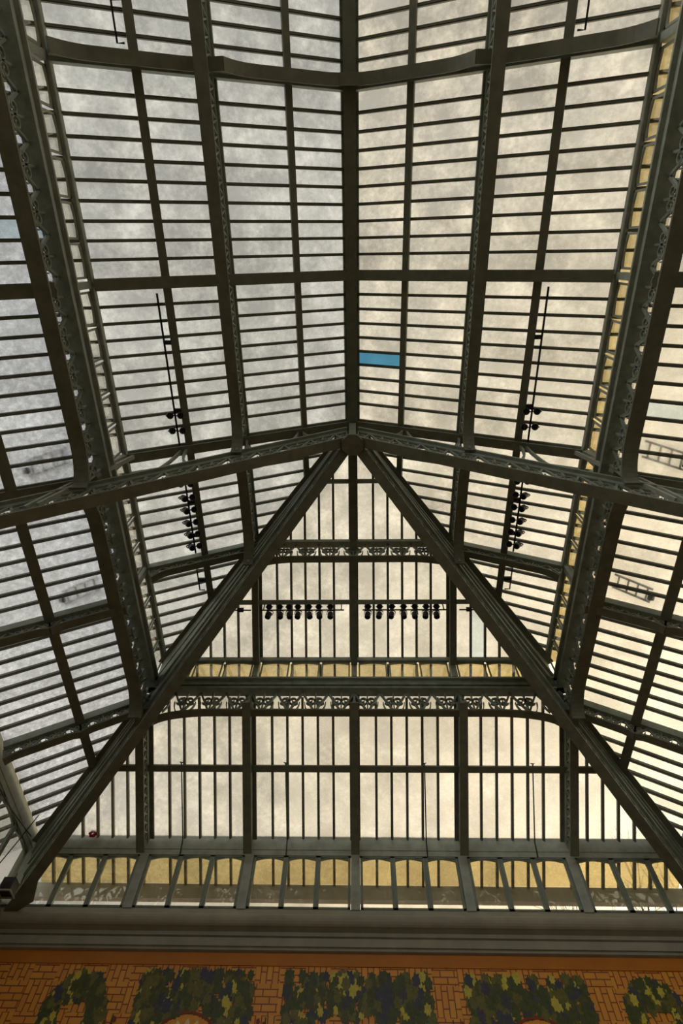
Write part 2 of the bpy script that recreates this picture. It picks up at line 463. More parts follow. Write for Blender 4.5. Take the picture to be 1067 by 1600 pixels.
# ------------------------------------------------------------------ ridge and purlins
UPS = {s: V((s * TS, 0, 1)).normalized() for s in (-1, 1)}
t = Thing('ridge_beam', 'straight grey-green steel ridge beam along the top of the roof', 'roof beam')
t.part('web', MB().box((-0.05, FR[0], 9.74), (0.05, APY, 9.99)), M['steel'])
t.part('bottom_flange', MB().box((-0.092, FR[0], 9.71), (0.092, APY, 9.74)), M['flange'])
for s in (-1, 1): t.part('glazing_shelf', MB().bar((s * 0.09, FR[0], 9.93), (s * 0.09, APY, 9.93), 0.09, 0.025, UPS[s]), M['steel'])
t.done()
for sd in (-1, 1):
    for k, nm in ((1, 'inner'), (3, 'outer')):
        x = sd * k * D; ye = hipy(x) - 0.04
        t = Thing('roof_purlin', f'{nm} slim steel purlin running lengthwise on the {SIDE[sd]} upper slope', 'purlin')
        tee(t, (x, FR[0], zU(x)), (x, ye, zU(x)), UPS[sd], 0.10 if k == 1 else 0.115, 0.12, 0.01)
        t.done()
    x = sd * 2 * D
    for (ya, yb, lb, a0, a1) in ((FR[0], APY - 0.06, 'before', False, True), (APY + 0.06, hipy(x) - 0.1, 'past', True, True)):
        t = Thing('lattice_purlin', f'deep lattice purlin with wide bottom flange on the {SIDE[sd]} slope, {lb} the apex truss', 'purlin')
        A, B = V((x, ya, zU(x) - 0.03)), V((x, yb, zU(x) - 0.03))
        t.part('top_chord', MB().bar(A, B, 0.10, 0.05, (0, 0, 1), 0.02).bar(A, B, 0.03, 0.10, (0, 0, 1), 0.07), M['steel'])
        t.part('bottom_flange', MB().sweep(arch_pts(A, B, DN, 0.68, 0.30, 0.55, a0, a1), (1, 0, 0), 0.17, 0.03), M['flange'])
        t.part('flange_rib', MB().sweep(arch_pts(A, B, DN, 0.64, 0.30, 0.55, a0, a1), (1, 0, 0), 0.035, 0.07), M['steel'], of=1)
        t.part('lattice_web', zig_web(A + DN * 0.08, B + DN * 0.08, DN, 0.57, 0.36, 0.022, 0.022), M['steel'])
        t.done()

# ------------------------------------------------------------------ cross beams of the long sides
def cross_beam(y, xa, xb, zf, up, label, wf=0.16, depth=0.2, name='cross_beam'):
    t = Thing(name, label, 'roof beam')
    A, B = V((xa, y, zf(xa))), V((xb, y, zf(xb)))
    t.part('top_flange', MB().bar(A, B, 0.13, 0.03, up, 0.02), M['steel'])
    t.part('web', MB().bar(A, B, 0.045, depth, up, depth / 2 + 0.02), M['steel'])
    t.part('bottom_flange', MB().bar(A, B, wf, 0.03, up, depth + 0.02), M['flange'])
    t.done()
def arched_beam(y, xs, zf, label, depth=0.36, wf=0.15, drop=0.17, run=0.5, web='solid', xlab=''):
    """beam with a curved-ended lower flange in each segment"""
    t = Thing('arched_cross_beam', label, 'roof beam')
    for xa, xb in zip(xs[:-1], xs[1:]):
        A, B = V((xa, y, zf(xa) - 0.02)), V((xb, y, zf(xb) - 0.02))
        dn = V((zf(xb) - zf(xa), 0, -(xb - xa))).normalized()
        if dn.z > 0: dn = -dn
        t.part('top_chord', MB().sweep([A + dn * 0.07, B + dn * 0.07], (0, 1, 0), 0.11, 0.14), M['steel'])
        t.part('lower_flange', MB().sweep(arch_pts(A, B, dn, depth, drop, run, soft=True), (0, 1, 0), wf, 0.03), M['flange'])
        if web == 'solid':
            t.part('web', MB().sweep([A + dn * (depth / 2 + 0.05), B + dn * (depth / 2 + 0.05)], (0, 1, 0), 0.03, depth - 0.12), M['steel'])
        else:
            st, sc = scroll_web(A, B, dn, depth, 0.42, 0.03, 0.14)
            t.part('strut_web', st, M['steel']); t.part('scrollwork', sc, M['steel'])
    t.done()
for sd in (-1, 1):
    S = SIDE[sd]
    cross_beam(FR[2], sd * 0.07, sd * (XE - 0.03), zU, UPS[sd], f'plain steel cross beam on the {S} upper slope, middle of the view')
    arched_beam(FR[1], [sd * 0.09, sd * 2 * D, sd * (XE - 0.03)], zU, f'cross beam with curved bracket ends on the {S} upper slope near the top of the photo')
    cross_beam(APY - 0.0, sd * 0.09, sd * (XE - 0.03), zU, UPS[sd], f'roof-level cross beam above the main rafter on the {S} upper slope', 0.15, 0.2)
    arched_beam(FR[4], [sd * (2 * D + 0.1), sd * (XE - 0.03)], zU, f'short arched cross beam on the {S} upper slope past the apex truss', 0.34, 0.12, 0.12, 0.35, 'scroll')
    ul = V((sd * TLS, 0, 1)).normalized()
    cross_beam(FR[1], sd * (XE + 0.05), sd * XW, zL, ul, f'steel cross beam on the {S} lower slope, nearest the viewer', 0.16, 0.2)
    cross_beam(FR[2], sd * (XE + 0.05), sd * XW, zL, ul, f'steel cross beam on the {S} lower slope, level with mid photo', 0.17, 0.2)
    cross_beam(APY, sd * (XE + 0.05), sd * XW, zL, ul, f'roof-level beam above the main rafter on the {S} lower slope', 0.15, 0.16)
    arched_beam(FR[4], [sd * (XE + 0.05), sd * 4.6, sd * XW], zL, f'pierced cross beam on the {S} lower slope past the apex truss', 0.34, 0.13, 0.06, 0.3, 'scroll')
    arched_beam(FR[5], [sd * (XE + 0.05), sd * 4.6, sd * XW], zL, f'pierced cross beam on the {S} lower slope beside the hip rafter', 0.34, 0.13, 0.06, 0.3, 'scroll')
    x = sd * 4.6
    t = Thing('roof_purlin', f'sturdy steel purlin along the middle of the {S} lower slope', 'purlin')
    tee(t, (x, FR[1], zL(x)), (x, hipyl(x) - 0.05, zL(x)), ul, 0.14, 0.17, 0.01)
    t.done()

# ------------------------------------------------------------------ main rafters and hip rafters
RB, RS, RD = 8.85, 0.71, 0.62
def lattice_rafter(name, label, path, side, wf, xs, hang=None):
    """path(x) gives the underside point of the rafter at offset x"""
    t = Thing(name, label, 'rafter')
    P = [path(x) for x in xs]; U = V((0, 0, RD))
    t.part('bottom_flange', MB().sweep(P, side, wf, 0.03), M['flange'])
    t.part('flange_rib', MB().sweep([p + V((0, 0, 0.06)) for p in P], side, 0.04, 0.10), M['steel'], of=0)
    t.part('top_chord', MB().sweep([p + U for p in P], side, wf * 0.8, 0.035).sweep([p + U - V((0, 0, 0.06)) for p in P], side, 0.04, 0.11), M['steel'])
    A, B = P[0] + V((0, 0, RD - 0.1)), P[-1] + V((0, 0, RD - 0.1))
    st, sc = scroll_web(A, B, DN, RD - 0.14, 0.5, 0.04)
    t.part('strut_web', st, M['steel']); t.part('scrollwork', sc, M['steel'])
    for nm, mb, m in (hang or []): t.part(nm, mb, m)
    t.done()
for sd in (-1, 1):
    S = SIDE[sd]
    pth = lambda x: V((sd * x, APY, RB - RS * x))
    hang = []
    for xx in (D, 2 * D, 3 * D):
        b = MB()
        for e in (-1, 1):
            pts = [V((sd * (xx + e * (0.04 + 0.26 * (1 - math.cos(q / 6 * math.pi / 2)))), APY, zU(xx) - 0.22 - (zU(xx) - 0.22 - (RB - RS * (xx + e * 0.3) + RD)) * math.sin(q / 6 * math.pi / 2))) for q in range(7)]
            b.sweep(pts, (0, 1, 0), 0.05, 0.035)
        hang.append(('curved_bracket', b, M['steel']))
    b = MB().sweep([V((sd * 3.40, APY - 0.03, 8.05)), V((sd * 3.98, APY - 0.03, RB - RS * 3.98 + RD * 0.4))], (0, 1, 0), 0.06, 0.04)
    b.sweep([V((sd * 3.52, APY - 0.03, 8.05)), V((sd * 4.10, APY - 0.03, RB - RS * 4.10 + RD * 0.4))], (0, 1, 0), 0.06, 0.04)
    hang.append(('corner_brace', b, M['rail']))
    lattice_rafter('main_rafter', f'main lattice rafter sloping from the apex down to the {S} side', pth, (0, 1, 0), 0.17, [0.1, 1, 2, 3, 4, 5, 5.75], hang)
    ph = lambda x: V((sd * x, APY + x / 0.85, RB - RS * x))
    dirn = V((sd, 1 / 0.85, 0)).normalized(); sdv = V((-dirn.y, dirn.x, 0))
    lattice_rafter('hip_rafter', f'heavy lattice hip rafter from the apex down to the {S} bottom corner', ph, sdv, 0.168, [0.1, 1, 2, 3, 4, 5, 5.72], [('foot_gusset', MB().prism([ph(4.95), ph(5.5), ph(5.25) - sdv * sd * 0.22 * -1], (0, 0, 0.03)), M['flange'])])
    t = Thing('hip_bar', f'hip bar closing the {S} upper roof corner above the hip rafter', 'roof beam')
    A, B = V((0, APY, 9.99)), V((sd * XE, YE, ZE - 0.01))
    tee(t, A, B, (0, 0, 1), 0.20, 0.16, 0.0)
    def hip_web(x0, x1, zf, yf):
        w = MB(); a0, a1 = V((sd * x0, yf(x0), zf(x0) - 0.16)), V((sd * x1, yf(x1), zf(x1) - 0.16))
        b0, b1 = ph(x0) + V((0, 0, RD + 0.06)), ph(x1) + V((0, 0, RD + 0.06))
        return w.prism([a0, a1, b1, b0], sdv * 0.03), MB().bar(a0.lerp(b0, 0.35), a1.lerp(b1, 0.35), 0.09, 0.05).bar(a0.lerp(b0, 0.7), a1.lerp(b1, 0.7), 0.11, 0.05).bar(b0, b1, 0.13, 0.03)
    for nm, q in zip(('side_plate', 'moulding'), hip_web(0.25, XE - 0.05, zU, hipy)): t.part(nm, q, M['steel'])
    t.done()
    t = Thing('hip_bar', f'hip bar closing the {S} lower roof corner above the hip rafter', 'roof beam')
    A, B = V((sd * XE, YE, ZL0 - 0.01)), V((sd * XW, YW, ZW - 0.01))
    tee(t, A, B, (0, 0, 1), 0.20, 0.16, 0.0)
    for nm, q in zip(('side_plate', 'moulding'), hip_web(XE + 0.05, XW - 0.05, zL, hipyl)): t.part(nm, q, M['steel'])
    t.done()
t = Thing('apex_boss', 'dark octagonal boss plate where the rafters meet at the apex', 'boss plate')
oc = [V((0.19 * math.cos(math.pi / 8 + k * math.pi / 4), APY + 0.02 + 0.19 * math.sin(math.pi / 8 + k * math.pi / 4), 8.66)) for k in range(8)]
t.part('plate', MB().prism(oc, (0, 0, 0.05)), M['flange'])
t.part('hanger_post', MB().box((-0.06, APY - 0.05, 8.71), (0.06, APY + 0.07, 9.71)), M['steel'])
t.done()

# ------------------------------------------------------------------ hipped end: purlins, mullions
for k, nm in ((1, 'upper'), (3, 'lower')):
    y = APY + k * EY; xx = k * D - 0.05
    t = Thing('roof_purlin', f'{nm} slim horizontal purlin on the hipped end of the upper roof', 'purlin')
    tee(t, (-xx, y, zE(y)), (xx, y, zE(y)), V((0, TE, 1)).normalized(), 0.085, 0.11, 0.01, mats=(M['steel'], M['rail']))
    t.done()
y = APY + 2 * EY
t = Thing('scroll_girder', 'short arched scrollwork girder across the upper hipped end', 'girder')
A, B = V((-1.70, y, zE(y) - 0.03)), V((1.70, y, zE(y) - 0.03))
t.part('top_chord', MB().bar(A, B, 0.13, 0.09, (0, 0, 1), 0.05), M['rail'])
t.part('bottom_flange', MB().sweep(arch_pts(A, B, DN, 0.62, 0.26, 0.7), (0, 1, 0), 0.13, 0.03), M['flange'])
st, sc = scroll_web(A, B, DN, 0.60, 0.45, 0.035, 0.10)
t.part('strut_web', st, M['steel']); t.part('scrollwork', sc, M['steel'])
t.done()
UE = V((0, TE, 1)).normalized(); ULE = V((0, TLE, 1)).normalized()
for x, y0, lb in ((0, APY + 0.1, 'central deep mullion down the upper hipped end below the apex'), (-1.81, APY + 2 * EY, 'left deep mullion on the upper hipped end'), (1.81, APY + 2 * EY, 'right deep mullion on the upper hipped end')):
    t = Thing('end_mullion', lb, 'mullion')
    A, B = V((x, y0, zE(y0))), V((x, YE, ZE))
    tee(t, A, B, UE, 0.12, 0.30, 0.0, ww=0.06)
    t.part('glazing_shelf', MB().bar(A, B, 0.17, 0.025, UE, 0.03), M['bar'])
    t.done()
for x, lb in ((-2, 'leftmost'), (-1, 'second from left'), (0, 'central'), (1, 'fourth from left'), (2, 'rightmost')):
    t = Thing('lower_rafter', f'{lb} of five deep rafters between the end girder and the windows', 'rafter')
    xx = x * 1.81; A, B = V((xx, YE, ZL0)), V((xx, YW + 0.02, zLE(YW + 0.02)))
    t.part('bottom_flange', MB().bar(A, B, 0.14, 0.03, ULE, 0.43), M['flange'])
    t.part('top_flange', MB().bar(A, B, 0.18, 0.035, ULE, 0.03), M['bar'])
    t.part('web', MB().bar(A, B, 0.05, 0.12, ULE, 0.09).bar(A, B, 0.05, 0.10, ULE, 0.38), M['steel'])
    t.part('lattice_web', zig_web(A - ULE * 0.13, B - ULE * 0.13, -ULE, 0.21, 0.3, 0.03, 0.025), M['steel'])
    t.done()
y = (YE + YW) / 2
t = Thing('roof_purlin', 'horizontal purlin halfway down the lower end slope', 'purlin')
xx = XE + (y - YE) / LH - 0.05
tee(t, (-xx, y, zLE(y)), (xx, y, zLE(y)), ULE, 0.11, 0.11, 0.01)
t.done()

# ------------------------------------------------------------------ clerestory: plates, windows, girders
wn = 0
def window(P, u, w, h, n, arch=False, m='film', fw=0.042, ft=0.05):
    """vertical window: P = lower corner, u = unit vector along, n = unit normal into the room"""
    global wn; wn += 1
    P, u, n = vv(P), vv(u), vv(n); z = V((0, 0, 1)); f = MB()
    def q(a, b, c, d, th=ft): f.prism([P + u * a + z * b, P + u * c + z * b, P + u * c + z * d, P + u * a + z * d], n * th)
    q(0, 0, w, 0.03); q(0, 0, fw, h); q(w - fw, 0, w, h); q(0, h - 0.03, w, h)
    if arch:
        na = 10
        pts = [P + u * (fw + (w - 2 * fw) * i / na) + z * (h - 0.03 - min(0.04, h * 0.06) * (1 - math.sin(math.pi * i / na))) for i in range(na + 1)]
        for i in range(na):
            a, b = pts[i], pts[i + 1]
            f.prism([a, b, V((b.x, b.y, P.z + h - 0.029)), V((a.x, a.y, P.z + h - 0.029))], n * min(ft, 0.03))
    pane = MB().prism([P + u * a + z * b + n * 0.012 for a, b in ((fw, 0.03), (w - fw, 0.03), (w - fw, h - 0.03), (fw, h - 0.03))], n * 0.006)
    struct(f'window_{wn}', f, M['rail' if ft < 0.03 else 'steel'], [('pane', pane, M[m])])
W0, W1 = 7.67, 8.13
def clerestory(A, B, n, label, span_label, bays, pieces):
    """A-B: plan line of the wall, n: normal into the room; bays: list of (a, b, count)"""
    A, B, n = V((*A, 0)), V((*B, 0)), vv(n); u = (B - A).normalized(); Ln = (B - A).length
    z = V((0, 0, 1))
    def line(d, zz): return A + n * d + z * zz, B + n * d + z * zz
    t = Thing('eaves_plate', f'eaves plate at the foot of the upper roof glass, {label}', 'roof beam')
    a, b = line(0.045, 8.165); t.part('plate', MB().bar(a, b, 0.07, 0.075), M['rail'])
    a, b = line(0.065, 8.12); t.part('drip_edge', MB().bar(a, b, 0.025, 0.02), M['steel'])
    t.done()
    t = Thing('plate_girder', f'multi-flanged plate girder under the clerestory windows, {label}', 'girder')
    a, b = line(-0.01, 7.65); t.part('top_flange', MB().bar(a, b, 0.20, 0.035), M['rail'])
    a, b = line(0.0, 7.51); t.part('web', MB().bar(a, b, 0.06, 0.30), M['steel'])
    a, b = line(0.03, 7.36); t.part('bottom_flange', MB().bar(a, b, 0.20, 0.035), M['steel'])
    a, b = line(0.04, 7.52); t.part('moulding', MB().bar(a, b, 0.05, 0.05), M['steel'])
    t.done()
    for p0, p1, lb, a0, a1 in pieces:
        t = Thing('scroll_girder', f'scrollwork lattice girder with wide arched bottom flange, {lb}', 'girder')
        a, b = A + u * p0 + z * 7.34, A + u * p1 + z * 7.34
        t.part('bottom_flange', MB().sweep(arch_pts(a, b, DN, 0.44, 0.24, 1.0 if label == 'end wall' else 0.55, a0, a1), n, 0.15 if label == 'end wall' else 0.20, 0.03), M['flange'])
        st, sc = scroll_web(a, b, DN, 0.43, 0.46, 0.045)
        t.part('strut_web', st, M['steel']); t.part('scrollwork', sc, M['steel'])
        t.done()
    for s0, s1, cnt in bays:
        w = (s1 - s0) / cnt
        for i in range(cnt):
            window(A + u * (s0 + i * w + 0.02) + z * W0, u, w - 0.04, W1 - W0, n, True, 'filmc', 0.028, 0.022)
for sd in (-1, 1):
    S = SIDE[sd]; y0 = FR[0]
    bays = [(FR[j] + 0.06 - y0, FR[j + 1] - 0.06 - y0, 5 if j < 3 else 4) for j in range(5)]
    clerestory((sd * XE, y0), (sd * XE, YE), (-sd, 0, 0), f'{S} side', S, bays,
               [(0, APY - 0.09 - y0, f'{S} side before the apex truss', False, True), (APY + 0.09 - y0, YE - 0.12 - y0, f'{S} side past the apex truss', True, True)])
    posts = [FR[j] for j in range(5)]
    for j in range(5):
        bz = MB().box((sd * XE - 0.06, FR[j] - 0.045, 7.69), (sd * XE + 0.06, FR[j] + 0.045, 8.13))
        solo('clerestory_post', bz, M['rail'], f'clerestory post on the {S} side, ' + ['at the viewer end', 'at the near arched cross beam', 'at the plain cross beam', 'at the apex truss', 'at the short arched beam'][j], 'post')
clerestory((-XE, YE), (XE, YE), (0, -1, 0), 'end wall', 'end',
           [(i * 1.81 + 0.06, (i + 1) * 1.81 - 0.06, 3) for i in range(4)], [(0.26, 2 * XE - 0.26, 'across the end wall', True, True)])
for x, lb in ((-1.81, 'left'), (0, 'central'), (1.81, 'right')):
    solo('clerestory_post', MB().box((x - 0.05, YE - 0.09, 7.69), (x + 0.05, YE + 0.05, 8.13)), M['rail'], f'{lb} post between the small clerestory windows of the end wall', 'post')

# ------------------------------------------------------------------ lower eaves, windows, walls, cornice
YF = 9.40
def eaves(A, B, n, label, trim0):
    A, B, n = V((*A, 0)), V((*B, 0)), vv(n); z = V((0, 0, 1)); u = (B - A).normalized(); Ln = (B - A).length
    t = Thing('eaves_beam', f'deep flat-faced eaves beam above the lower windows, {label}', 'roof beam')
    def line(d, zz): return A + n * d + z * zz, B + n * d + z * zz
    a, b = line(0.04, 6.19); t.part('face_plate', MB().bar(a, b, 0.05, 0.24), M['rail'])
    a, b = line(0.03, 6.02); t.part('lower_rail', MB().bar(a, b, 0.06, 0.09), M['rail'])
    a, b = line(0.0, 6.065); t.part('shadow_gap', MB().bar(a, b, 0.05, 0.03), M['steel'])
    t.done()
def sill(name, A, B, n):
    """moulded cornice below the windows, profile (distance into room, height)"""
    A, B, n = V((*A, 0)), V((*B, 0)), vv(n)
    prof = [(-0.10, 5.135), (0.04, 5.135), (0.10, 5.05), (0.115, 5.02), (0.13, 5.005)]
    prof += [(0.15 + 0.085 * math.sin(math.pi * i / 8), 4.92 - 0.085 * math.cos(math.pi - math.pi * i / 8) * -1) for i in range(0)]
    for i in range(9):
        a = math.pi / 2 - math.pi * i / 8
        prof.append((0.13 + 0.085 * math.cos(a), 4.915 + 0.09 * math.sin(a)))
    prof += [(0.06, 4.80), (0.055, 4.755), (0.09, 4.75), (0.09, 4.735), (0.055, 4.72), (0.05, 4.70), (0.11, 4.695), (0.115, 4.585), (0.085, 4.58), (0.08, 4.56), (0.10, 4.555), (0.10, 4.54), (-0.0, 4.52), (-0.10, 4.52)]
    pa = [A + n * d + V((0, 0, h)) for d, h in prof]
    struct(name, MB().prism(pa, B - A), M['stone'])
eaves((-XW - 0.1, YF), (XW + 0.1, YF), (0, -1, 0), 'end wall', 1)
sill('trim_1', (-XW - 0.2, YF), (XW + 0.2, YF), (0, -1, 0))
XF = XW + 0.12
for sd, tn in ((-1, 'trim_2'), (1, 'trim_3')):
    a, b = ((sd * XF, FR[0]), (sd * XF, YF))
    eaves(a, b, (-sd, 0, 0), f'{SIDE[sd]} side wall', 1)
    sill(tn, (sd * XF, FR[0]), (sd * XF, YF), (-sd, 0, 0))
LW0, LW1 = 5.135, 5.98
cols = [-XW, -3.62, -1.81, 0, 1.81, 3.62, XW]
for i in range(6):
    x0, x1 = cols[i] + 0.08, cols[i + 1] - 0.08; n = 3; w = (x1 - x0) / n
    for k in range(n):
        window((x0 + k * w, YF, LW0), (1, 0, 0), w - 0.001, LW1 - LW0, (0, -1, 0), True)
for i, lb in enumerate(['far left corner', 'leftmost rafter', 'second rafter', 'central rafter', 'fourth rafter', 'rightmost rafter', 'far right corner']):
    solo('window_post', MB().box((cols[i] - (0.19 if i == 0 else 0.075), YF - (0.12 if i in (0, 6) else 0.07), 5.12), (cols[i] + (0.19 if i == 6 else 0.075), YF + 0.05, 5.99)), M['rail'], f'painted post between lower end windows under the {lb}', 'post')
for sd in (-1, 1):
    ys = fl[:-1] + [YF]
    for j in range(len(ys) - 1):
        y0, y1 = ys[j] + 0.08, ys[j + 1] - 0.08; n = 3; w = (y1 - y0) / n
        for k in range(n):
            window((sd * XF, y0 + k * w, LW0), (0, 1, 0), w - 0.001, LW1 - LW0, (-sd, 0, 0), True)
    for j, yy in enumerate(ys[:-1]):
        solo('window_post', MB().box((sd * XF - 0.06, yy - 0.075, 5.14), (sd * XF + 0.06, yy + 0.075, 5.99)), M['rail'],
             f'painted post between {SIDE[sd]} side windows under the ' + ['near arched beam', 'plain cross beam', 'apex truss', 'first pierced beam', 'last pierced beam'][j], 'post')

FZ = -CAMZ
struct('floor', MB().box((-XF - 0.3, FR[0] - 0.3, FZ - 0.1), (XF + 0.3, YF + 0.3, FZ)), M['floor'])
struct('wall_back', MB().box((-XF - 0.3, YF - 0.03, FZ), (XF + 0.3, YF + 0.2, 4.53)), M['weave'])
struct('trim_4', MB().box((-XF, YF - 0.05, 4.37), (XF, YF - 0.03, 4.525)), M['plain'])
for sd, nm in ((-1, 'wall_left'), (1, 'wall_right')):
    xs = sorted((sd * (XF - 0.03), sd * (XF + 0.2)))
    struct(nm, MB().box((xs[0], FR[0] - 0.3, FZ), (xs[1], YF - 0.03, 4.53)), M['plaster'])
struct('wall_front', MB().box((-XF - 0.3, FR[0] - 0.3, FZ), (XF + 0.3, FR[0] - 0.1, 4.53)), M['plaster'])

# glazed overhangs outside the windows and the box gutters at their edge
def overhang(label, A, B, out, drop, cuts, wid, gm='yellowed'):
    """A-B: inner edge; out: plan unit vector outward; cuts: distances of the bars along A-B"""
    A, B = vv(A), vv(B); u = (B - A).normalized(); Ln = (B - A).length; e = vv(out) * wid + V((0, 0, -drop))
    t = Thing('glazed_overhang', label, 'roof glass'); g = MB(); ed = [0] + cuts + [Ln]
    for a, b in zip(ed[:-1], ed[1:]): g.prism([A + u * a, A + u * b, A + u * b + e, A + u * a + e], (0, 0, 0.01))
    t.part('glass', g, M[gm])
    for c in cuts: t.part('glazing_bar', MB().bar(A + u * c, A + u * c + e, 0.042, 0.05, (0, 0, 1), 0.027), M['bar'])
    t.done()
allc = sorted([c for ci in range(4) for c in end_cuts(ci)] + [-1.81, 0, 1.81] + [s_ * (3.725 + 0.267 * k) for k in range(8) for s_ in (-1, 1)])
OE = 0.56
overhang('glass overhang outside, seen through the lower end windows', (-XW, YF + 0.07, zLE(YF + 0.07)), (XW, YF + 0.07, zLE(YF + 0.07)), (0, 1, 0), TLE * OE, [c + XW for c in allc if abs(c) < XW - 0.05], OE)
overhang('glass overhang outside, seen through the small end clerestory windows', (-XE, YE + 0.07, zE(YE + 0.07)), (XE, YE + 0.07, zE(YE + 0.07)), (0, 1, 0), TE * 0.40, [c + XE for c in allc if abs(c) < XE - 0.05], 0.40)
solo('outer_gutter', MB().box((-XF - 0.6, YF + 0.07 + OE, 5.66), (XF + 0.6, YF + 0.19 + OE, 5.90)), M['outer'], 'grey box gutter outside, seen through the lower end windows', 'gutter')
for sd in (-1, 1):
    S = SIDE[sd]; yc = []
    for j in range(5): yc += bay_cuts(j) + [FR[j + 1]]
    overhang(f'glass overhang outside the {S} clerestory windows', (sd * (XE + 0.012), FR[0], zU(XE + 0.012)), (sd * (XE + 0.012), YE, zU(XE + 0.012)), (sd, 0, 0), TS * 0.42, [c - FR[0] for c in yc if c < YE - 0.05], 0.42, 'glass' if sd < 0 else 'yellowed')
    yl = [c for c in yc if c > FR[1]] + [YE + 0.25 * k for k in range(1, 9)]
    overhang(f'glass overhang outside the {S} lower windows', (sd * (XF + 0.07), FR[1], zL(XF + 0.07)), (sd * (XF + 0.07), YF, zL(XF + 0.07)), (sd, 0, 0), TLS * OE, [c - FR[1] for c in yl if FR[1] + 0.05 < c < YF - 0.05], OE, 'glass' if sd < 0 else 'yellowed')
    xs = sorted((sd * (XF + 0.07 + OE), sd * (XF + 0.21 + OE)))
    solo('outer_gutter', MB().box((xs[0], FR[1], 5.52), (xs[1], YF + 0.2, 5.82)), M['outer'], f'grey box gutter outside, beyond the {S} side windows', 'gutter')

# ------------------------------------------------------------------ tile mosaic of vines on the end wall
YM = YF - 0.031
LEAF = [(0, 0.5), (0.13, 0.34), (0.40, 0.38), (0.36, 0.12), (0.48, -0.10), (0.30, -0.20), (0.24, -0.44), (0, -0.33), (-0.24, -0.44), (-0.30, -0.20), (-0.48, -0.10), (-0.36, 0.12), (-0.40, 0.38), (-0.13, 0.34)]
def leaf(mb, x, z, s, rot, lift):
    c, sn = math.cos(rot), math.sin(rot)
    mb.prism([V((x + s * 0.8 * (a * c - b * sn), YM - lift, z + s * 1.15 * (a * sn + b * c))) for a, b in LEAF], (0, -0.004, 0))
def vine(label, inside, x0, x1, z0, z1, n):
    t = Thing('vine_mosaic', label, 'mosaic', 'vine mosaics on the end wall')
    g = {k: MB() for k in ('leafd', 'leafb', 'leafm', 'leafl')}; cnt = 0
    while cnt < n:
        x, z = random.uniform(x0, x1), random.uniform(z0, z1)
        if not inside(x, z): continue
        q = random.random(); k = 'leafd' if q < 0.40 else ('leafb' if q < 0.58 else ('leafm' if q < 0.84 else 'leafl'))
        leaf(g[k], x, z, random.uniform(0.13, 0.19) * (0.85 if k == 'leafl' else 1), random.uniform(-0.6, 0.6) + (math.pi if random.random() < 0.6 else 0), 0.001 + 0.006 * cnt / n)
        cnt += 1
    for k, nm, lb in (('leafd', 'dark_leaves', 'dark green leaves'), ('leafb', 'blue_green_leaves', 'blue-green leaves'), ('leafm', 'olive_leaves', 'olive leaves'), ('leafl', 'yellow_leaves', 'lime yellow leaves')):
        t.part(nm, g[k], M[k], lb)
    t.done()
ZT = 4.33
vine('wide mosaic of green vine leaves, left one beside the centre panel', lambda x, z: not ((x + 2.27) ** 2 / 0.55 ** 2 + (z - 3.3) ** 2 / 0.56 ** 2 < 1), -3.03, -1.45, 3.2, ZT - 0.06, 330)
vine('wide mosaic of green vine leaves at the centre of the end wall', lambda x, z: not (abs(x - 0.02) < 0.75 - 0.35 * (z - 3.2) and z < 3.78), -0.98, 1.04, 3.2, ZT - 0.06, 400)
vine('wide mosaic of green vine leaves, right one beside the centre panel', lambda x, z: not ((x - 2.42) ** 2 / 0.55 ** 2 + (z - 3.3) ** 2 / 0.56 ** 2 < 1), 1.53, 3.22, 3.2, ZT - 0.06, 340)
def horse(cx): return lambda x, z: ((x - cx) ** 2 / 0.44 ** 2 + (z - 3.70) ** 2 / 0.55 ** 2 < 1 or (abs(x - cx) < 0.44 and z < 3.7)) and not (abs(x - cx) < 0.21 and z < 3.93)
vine('narrow arch-shaped mosaic of vine leaves at the far left', horse(-3.88), -4.4, -3.4, 3.2, 4.25, 260)
vine('narrow arch-shaped mosaic of vine leaves at the far right', horse(4.08), 3.6, 4.6, 3.2, 4.25, 260)
for cx, lb in ((-2.27, 'left'), (2.42, 'right')):
    t = Thing('lunette_mosaic', f'half-round amber mosaic with cream drops, under the {lb} vine panel', 'mosaic', 'amber lunettes on the end wall')
    disc = [V((cx + 0.50 * math.cos(a), YM - 0.001, 3.27 + 0.52 * math.sin(a))) for a in [math.pi * k / 20 for k in range(21)]]
    t.part('disc', MB().prism(disc, (0, -0.006, 0)), M['amber'])
    rim = [V((cx + 0.53 * math.cos(a), YM - 0.004, 3.27 + 0.55 * math.sin(a))) for a in [math.pi * k / 24 for k in range(25)]]
    t.part('rim', MB().sweep(rim, (0, 1, 0), 0.012, 0.03), M['rust'])
    dr = MB()
    for k in range(9):
        a = math.pi * (0.1 + 0.1 * k); px, pz = cx + 0.40 * math.cos(a), 3.27 + 0.43 * math.sin(a)
        r = V((math.cos(a), 0, math.sin(a))); s = V((-math.sin(a), 0, math.cos(a)))
        dr.prism([V((px, YM - 0.007, pz)) + r * (0.055 * math.cos(q * math.pi / 6)) + s * (0.032 * math.sin(q * math.pi / 6) * (1 - 0.5 * math.cos(q * math.pi / 6))) for q in range(12)], (0, -0.004, 0))
    t.part('drops', dr, M['cream'], 'cream drop shapes')
    t.done()
